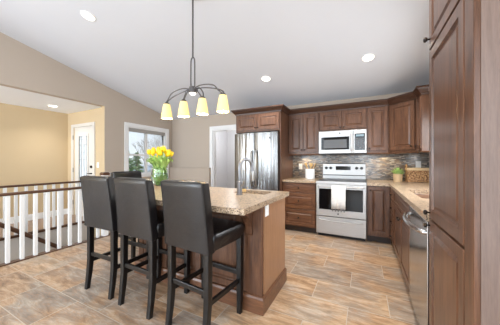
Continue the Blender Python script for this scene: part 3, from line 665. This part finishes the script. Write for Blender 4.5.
# ------------------------------------------------------------------ bar stools
def make_stool(label):
    t = thing('bar_stool', label, 'bar stool', (0, 0, 0), 0, 'leather bar stools around the island')
    bm = loft([(.615, 0, .015, .195, .185, .012), (.635, 0, .015, .203, .193, .018), (.69, 0, .015, .21, .198, .02), (.715, 0, .015, .213, .20, .03), (.732, 0, .015, .205, .192, .035), (.738, 0, .015, .175, .16, .04)])
    obj('seat', bm, M['leather'], t, True)
    secs = []
    for i in range(15):
        q = i / 14; z = .612 + .475 * q; y = -.195 - .012 * q - .035 * q * q; hw = .206 - .004 * math.sin(math.pi * q) - .010 * q; ht = .036 + .004 * math.sin(math.pi * q)
        secs.append((z, 0, y, hw, ht, .014))
    secs = [(.606, 0, -.195, .195, .028, .012)] + secs + [(1.094, 0, -.243, .188, .031, .018), (1.101, 0, -.243, .168, .018, .012)]
    b = obj('backrest', loft(secs), M['leather'], t, True)
    for s in (-1, 1):   # welts on the rear edges
        P = [(s * (hw_ - .002), y_ - ht_ + .003, z_) for z_, _, y_, hw_, ht_, _r in secs[1:-2]]
        obj('piping', tube(P, .004, 6), M['leather'], b, True)
    for sx in (-1, 1):
        for sy in (-1, 1):
            x = sx * (.182 if sy > 0 else .172); y = .178 if sy > 0 else -.195
            k = -.03 if sy < 0 else -.006
            s = [(.0, x, y + k, .0175, .0175, .003), (.06, x, y + k * .75, .018, .018, .003), (.14, x, y + k * .4, .019, .02, .003), (.28, x, y, .0205, .022, .003), (.64, x, y, .0215, .023, .003)]
            obj('leg', loft(s), M['blackwood'], t, True)
    for s in (-1, 1):
        x = s * .176; obj('stretcher', boxes((x - .011, x + .011, -.18, .165, .245, .28)), M['blackwood'], t, bev=.003)
    obj('stretcher', boxes((-.155, .155, -.205, -.185, .315, .35)), M['blackwood'], t, bev=.003)
    obj('footrest', boxes((-.165, .165, .168, .19, .305, .345)), M['blackwood'], t, bev=.003)
    for o in t.children_recursive: o.data.transform(Matrix.Scale(1.07, 4, (1, 0, 0)))
    return t
s1 = make_stool('dark leather bar stool nearest the camera at the right end of the row'); s1.location = (-1.115, 1.435, 0); s1.rotation_euler = (0, 0, R(-4.5))
dup(s1, (-1.69, 1.44, 0), R(-1), 'middle dark leather bar stool of the three on the near side of the island')
dup(s1, (-2.225, 1.45, 0), R(1), 'leftmost dark leather bar stool on the near side of the island')
dup(s1, (-2.755, 2.03, 0), R(-90), 'dark leather bar stool at the far left end of the island under the window')
# ------------------------------------------------------------------ linear pendant lamp
CX, CY = -1.585, 1.80
t = thing('chandelier', 'grey metal linear chandelier with four lit cream glass shades over the island', 'chandelier', (CX, CY, 0))
zc = ztop(CY); H = 1.985
cb = lathe([(.075, -.045), (.07, -.03), (.03, -.012), (.03, .02)], 24, (0, 0, zc - .005)); obj('canopy', cb, M['pewter'], t, True)
obj('rod', tube([(0, 0, 2.32), (0, 0, zc - .03)], .0085, 10), M['pewter'], t, True)
obj('swivel', tube([(0, 0, 2.93), (.035, 0, 2.93)], .012, 10), M['pewter'], t, True)
lp = [(-.025, 0, H), (-.026, 0, H + .12), (-.025, 0, H + .27), (-.02, 0, H + .315), (0, 0, H + .335), (.02, 0, H + .315), (.025, 0, H + .27), (.026, 0, H + .12), (.025, 0, H)]
obj('loop', tube(smooth_pts(lp, 4), .0065, 8), M['pewter'], t, True)
obj('hub', lathe([(.02, -.045), (.042, -.03), (.046, 0), (.036, .025), (.012, .035)], 20, (0, 0, H)), M['pewter'], t, True)
obj('hub_lens', lathe([(.006, -.062), (.024, -.055), (.034, -.038)], 18, (0, 0, H)), M['lens'], t, True)
for k, dx in enumerate((-.375, -.125, .125, .375)):
    zs = 1.873; sx = 1 if dx > 0 else -1; a = abs(dx)
    for q in (-1, 1):
        oy = q * .014
        if a > .2: pts = [(sx * .03, oy, H + .005), (sx * .13, oy * 1.4, H + .014 - .008 * q), (sx * .27, oy * 1.4, H - .012 - .012 * q), (sx * (a - .03 + .012 * q), oy * 1.2, H - .06), (sx * (a + .004 * q), oy * .6, zs + .02)]
        else: pts = [(sx * .03, oy, H), (sx * .07, oy * 1.4, H + .004 + .01 * q), (sx * (a - .025 + .016 * q), oy * 1.4, H - .04), (sx * (a + .004 * q), oy * .6, zs + .02)]
        obj('arm', tube(smooth_pts(pts, 5), .0064, 8), M['pewter'], t, True)
    obj('shade_cap', lathe([(.034, 0), (.03, .012), (.012, .028)], 18, (dx, 0, zs)), M['pewter'], t, True)
    sh_ = obj('lamp_shade', lathe([(.036, zs), (.042, zs - .03), (.056, zs - .11), (.0625, zs - .158), (.0585, zs - .157), (.052, zs - .11), (.038, zs - .03), (.032, zs - .003)], 24, (dx, 0, 0)), M['shade'], t, True)
    obj('bulb', lathe([(.01, zs - .02), (.02, zs - .06), (.026, zs - .09), (.015, zs - .115)], 14, (dx, 0, 0)), M['lens'], sh_, True)
    l = bpy.data.lights.new('pendant_bulb', 'POINT'); l.energy = 4; l.color = (1, .9, .72); l.shadow_soft_size = .018
    lo = bpy.data.objects.new('pendant_bulb', l); lo.location = (CX + dx, CY, zs - .135); COL.objects.link(lo)
# ------------------------------------------------------------------ recessed downlights
def downlight(label, x, y, z, tilt, power, r=.085):
    t = thing('recessed_light', label, 'ceiling light', (x, y, z)); t.rotation_euler = (tilt, 0, 0)
    bm = lathe([(r * .8, -.001), (r * .82, -.006), (r, -.005), (r, .001)], 28, cap0=False, cap1=False); obj('trim_ring', bm, M['white'], t, True)
    obj('lens', lathe([(r * .81, -.003), (r * .5, -.003)], 28), M['lens'], t)
    l = bpy.data.lights.new('downlight', 'SPOT'); l.energy = power; l.spot_size = R(130); l.spot_blend = .9; l.color = (1, .96, .90); l.shadow_soft_size = .06
    lo = bpy.data.objects.new('downlight', l); lo.location = (x, y, z - .03); COL.objects.link(lo)
ta = -math.atan(SL)
downlight('round recessed ceiling light at upper left above the stairs side', -3.09, 1.58, ztop(1.58), ta, 40)
downlight('round recessed ceiling light in front of the wall cabinets by the range', .05, 3.445, ztop(3.445), ta, 60)
downlight('round recessed ceiling light in front of the fridge', -1.48, 3.495, ztop(3.495), ta, 62)
downlight('unseen recessed ceiling light added above the aisle beside the pantry', .02, 1.5, ztop(1.5), ta, 50)  # unseen, added to warm the floor, island side and pantry
downlight('unseen recessed ceiling light added behind the bar stools', -1.5, .1, ztop(.1), ta, 45)  # second added lamp out of view, more light on the floor
downlight('round recessed light in the flat hall ceiling', -5.69, 2.25, 2.385, 0, 24)
for x, lab in ((-1.03, 'small lit puck lamp under the cabinet beside the fridge'), (.30, 'small lit puck lamp under the cabinet right of the range')):
    t = thing('puck_light', lab, 'lamp', (x, 4.40, ZB))
    obj('housing', lathe([(.036, -.012), (.038, -.004), (.034, 0)], 20), M['nickel'], t, True); obj('lens', lathe([(.026, -.014), (.03, -.012)], 20), M['puck'], t, True)
    l = bpy.data.lights.new('puck_lamp', 'SPOT'); l.energy = 3.0; l.color = (1, .8, .5); l.spot_size = R(150); l.shadow_soft_size = .03
    lo = bpy.data.objects.new('puck_lamp', l); lo.location = (x, 4.40, ZB - .03); COL.objects.link(lo)
# ------------------------------------------------------------------ small things on the worktops
t = thing('utensil_crock', 'white ceramic crock on the worktop left of the range', 'crock', (-.915, 4.30, .916))
obj('crock_body', lathe([(.08, 0), (.086, .006), (.087, .18), (.082, .186), (.079, .18), (.078, .012)], 28), M['ceramic'], t, True)
for k, (a, tl, kind) in enumerate(((.3, .10, 0), (1.4, .085, 1), (2.6, .10, 0), (3.7, .09, 1), (5.0, .10, 0))):
    f = thing('wooden_utensil', 'pale wooden kitchen utensil standing in the white crock', 'utensil', (-.915, 4.30, .916), 0, 'wooden utensils in the crock')
    lo = Vector((-.03 * math.cos(a), -.03 * math.sin(a), .02)); hi = Vector((.075 * math.cos(a), .05 * math.sin(a), .19 + tl * .45)); d = (hi - lo).normalized()
    obj('handle', tube([lo, hi], .006, 8), M['utensil'], f, True)
    bm = loft([(-.005, 0, 0, .008, .006, .003), (.02, 0, 0, .024, .006, .004), (.05, 0, 0, .028, .006, .004), (.066, 0, 0, .018, .005, .004)])
    bmesh.ops.transform(bm, matrix=Matrix.Translation(hi) @ d.to_track_quat('Z', 'Y').to_matrix().to_4x4(), verts=bm.verts)
    obj('spoon_head' if kind else 'spatula_head', bm, M['utensil'], f, True)
t = thing('potted_plant', 'small green potted plant in a tan pot beside the wicker basket', 'plant', (.485, 4.30, .916))
obj('pot', lathe([(.058, 0), (.06, .004), (.067, .115), (.07, .125), (.066, .128), (.062, .118)], 24), M['pot'], t, True)
obj('soil', lathe([(.062, .108), (.03, .112)], 20), mat('dark_soil', (60, 46, 36), .9), t)
bm = bmesh.new()
for k in range(95):
    a = random.uniform(0, 6.283); q = random.random() ** .6; b = Vector((math.cos(a), math.sin(a), 0)); hgt = .16 + .06 * (1 - q * q) + random.uniform(-.03, .02)
    merge(bm, leaf_bm([b * .03 * q + Vector((0, 0, .11)), b * .07 * q + Vector((0, 0, hgt - .02)), b * .115 * q + Vector((0, 0, hgt))], random.uniform(.005, .010)))
o = obj('foliage', bm, M['herb'], t)
t = thing('wicker_basket', 'rectangular woven wicker basket with pale rim in the worktop corner', 'basket', (.785, 4.40, .916))
obj('basket_body', boxes((-.17, .17, -.10, -.088, 0, .185), (-.17, .17, .088, .10, 0, .185), (-.17, -.158, -.088, .088, 0, .185), (.158, .17, -.088, .088, 0, .185), (-.158, .158, -.088, .088, 0, .012)), M['wicker'], t, bev=.003)
obj('rim', boxes((-.176, .176, -.106, -.086, .185, .225), (-.176, .176, .086, .106, .185, .225), (.156, .176, -.086, .086, .185, .225), (-.176, -.156, -.086, .086, .185, .225)), M['rim'], t, bev=.005)
for s in (-1, 1):
    obj('handle', tube(smooth_pts([(s * .168, -.06, .20), (s * .172, -.05, .262), (s * .172, .05, .262), (s * .168, .06, .20)], 5), .013, 8), M['wicker'], t, True)
# ------------------------------------------------------------------ outside the dining window
struct('ground_outside', boxes((-60, -6.45, -10, 60, -3.2, -3.0), (-6.45, -4.9, 6.7, 60, -3.2, -3.0)), M['grass'])
def conifer(x, y, h, r, label):
    t = thing('conifer_tree', label, 'tree', (x, y, -3)); obj('trunk', tube([(0, 0, 0), (0, 0, h * .95)], [.14, .02], 8), M['bark'], t)
    bm = bmesh.new()
    for k in range(420):
        q = random.random() ** .8; z = h * (.12 + .88 * q); a = random.uniform(0, 6.283); ln = r * (1.02 - q) * random.uniform(.6, 1.05) + .08; b = Vector((math.cos(a), math.sin(a), 0))
        p = [Vector((0, 0, z)), b * ln * .6 + Vector((0, 0, z - .05)), b * ln + Vector((0, 0, z - .18 * ln))]
        merge(bm, leaf_bm(p, .11 + .08 * (1 - q)))
    obj('foliage', bm, M['conifer'], t)
conifer(-12.0, 8.05, 5.05, 2.1, 'green conifer tree seen at the lower left of the dining window')
conifer(-15.5, 11.3, 5.0, 2.1, 'second green conifer standing behind the nearer one outside the window')
t = thing('bare_tree', 'bare leafless tree seen through the right half of the dining window', 'tree', (-15.2, 14.2, -3.2))
bm = bmesh.new()
def branch(p, d, ln, r, k):
    q = p + d * ln; bm_tube(bm, [p, (p + q) / 2 + Vector((random.uniform(-.05, .05), random.uniform(-.05, .05), .03)) * ln, q], [r, r * .8, r * .6], 5)
    if k:
        for i in range(3):
            e = (d + Vector((random.uniform(-.8, .8), random.uniform(-.8, .8), random.uniform(-.1, .5)))).normalized(); branch(q, e, ln * .72, r * .58, k - 1)
branch(Vector((0, 0, 0)), Vector((.02, 0, 1)), 2.3, .07, 5)
obj('branches', bm, M['bark'], t)
t = thing('neighbouring_house', 'pale house with grey gable roof outside beyond the dining window', 'house', (-34, 25.5, -3.6))
obj('wall', boxes((-4, 4, -3, 3, 0, 2.8)), M['siding'], t)
obj('roof', prism([(-3.4, 2.8), (3.4, 2.8), (0, 4.3)], -4.3, 4.3, 'YZ'), M['shingle'], t)
for y in (-1.5, 1.2): obj('window', boxes((3.98, 4.03, y - .5, y + .5, 1, 2.1)), M['blackglass'], t)
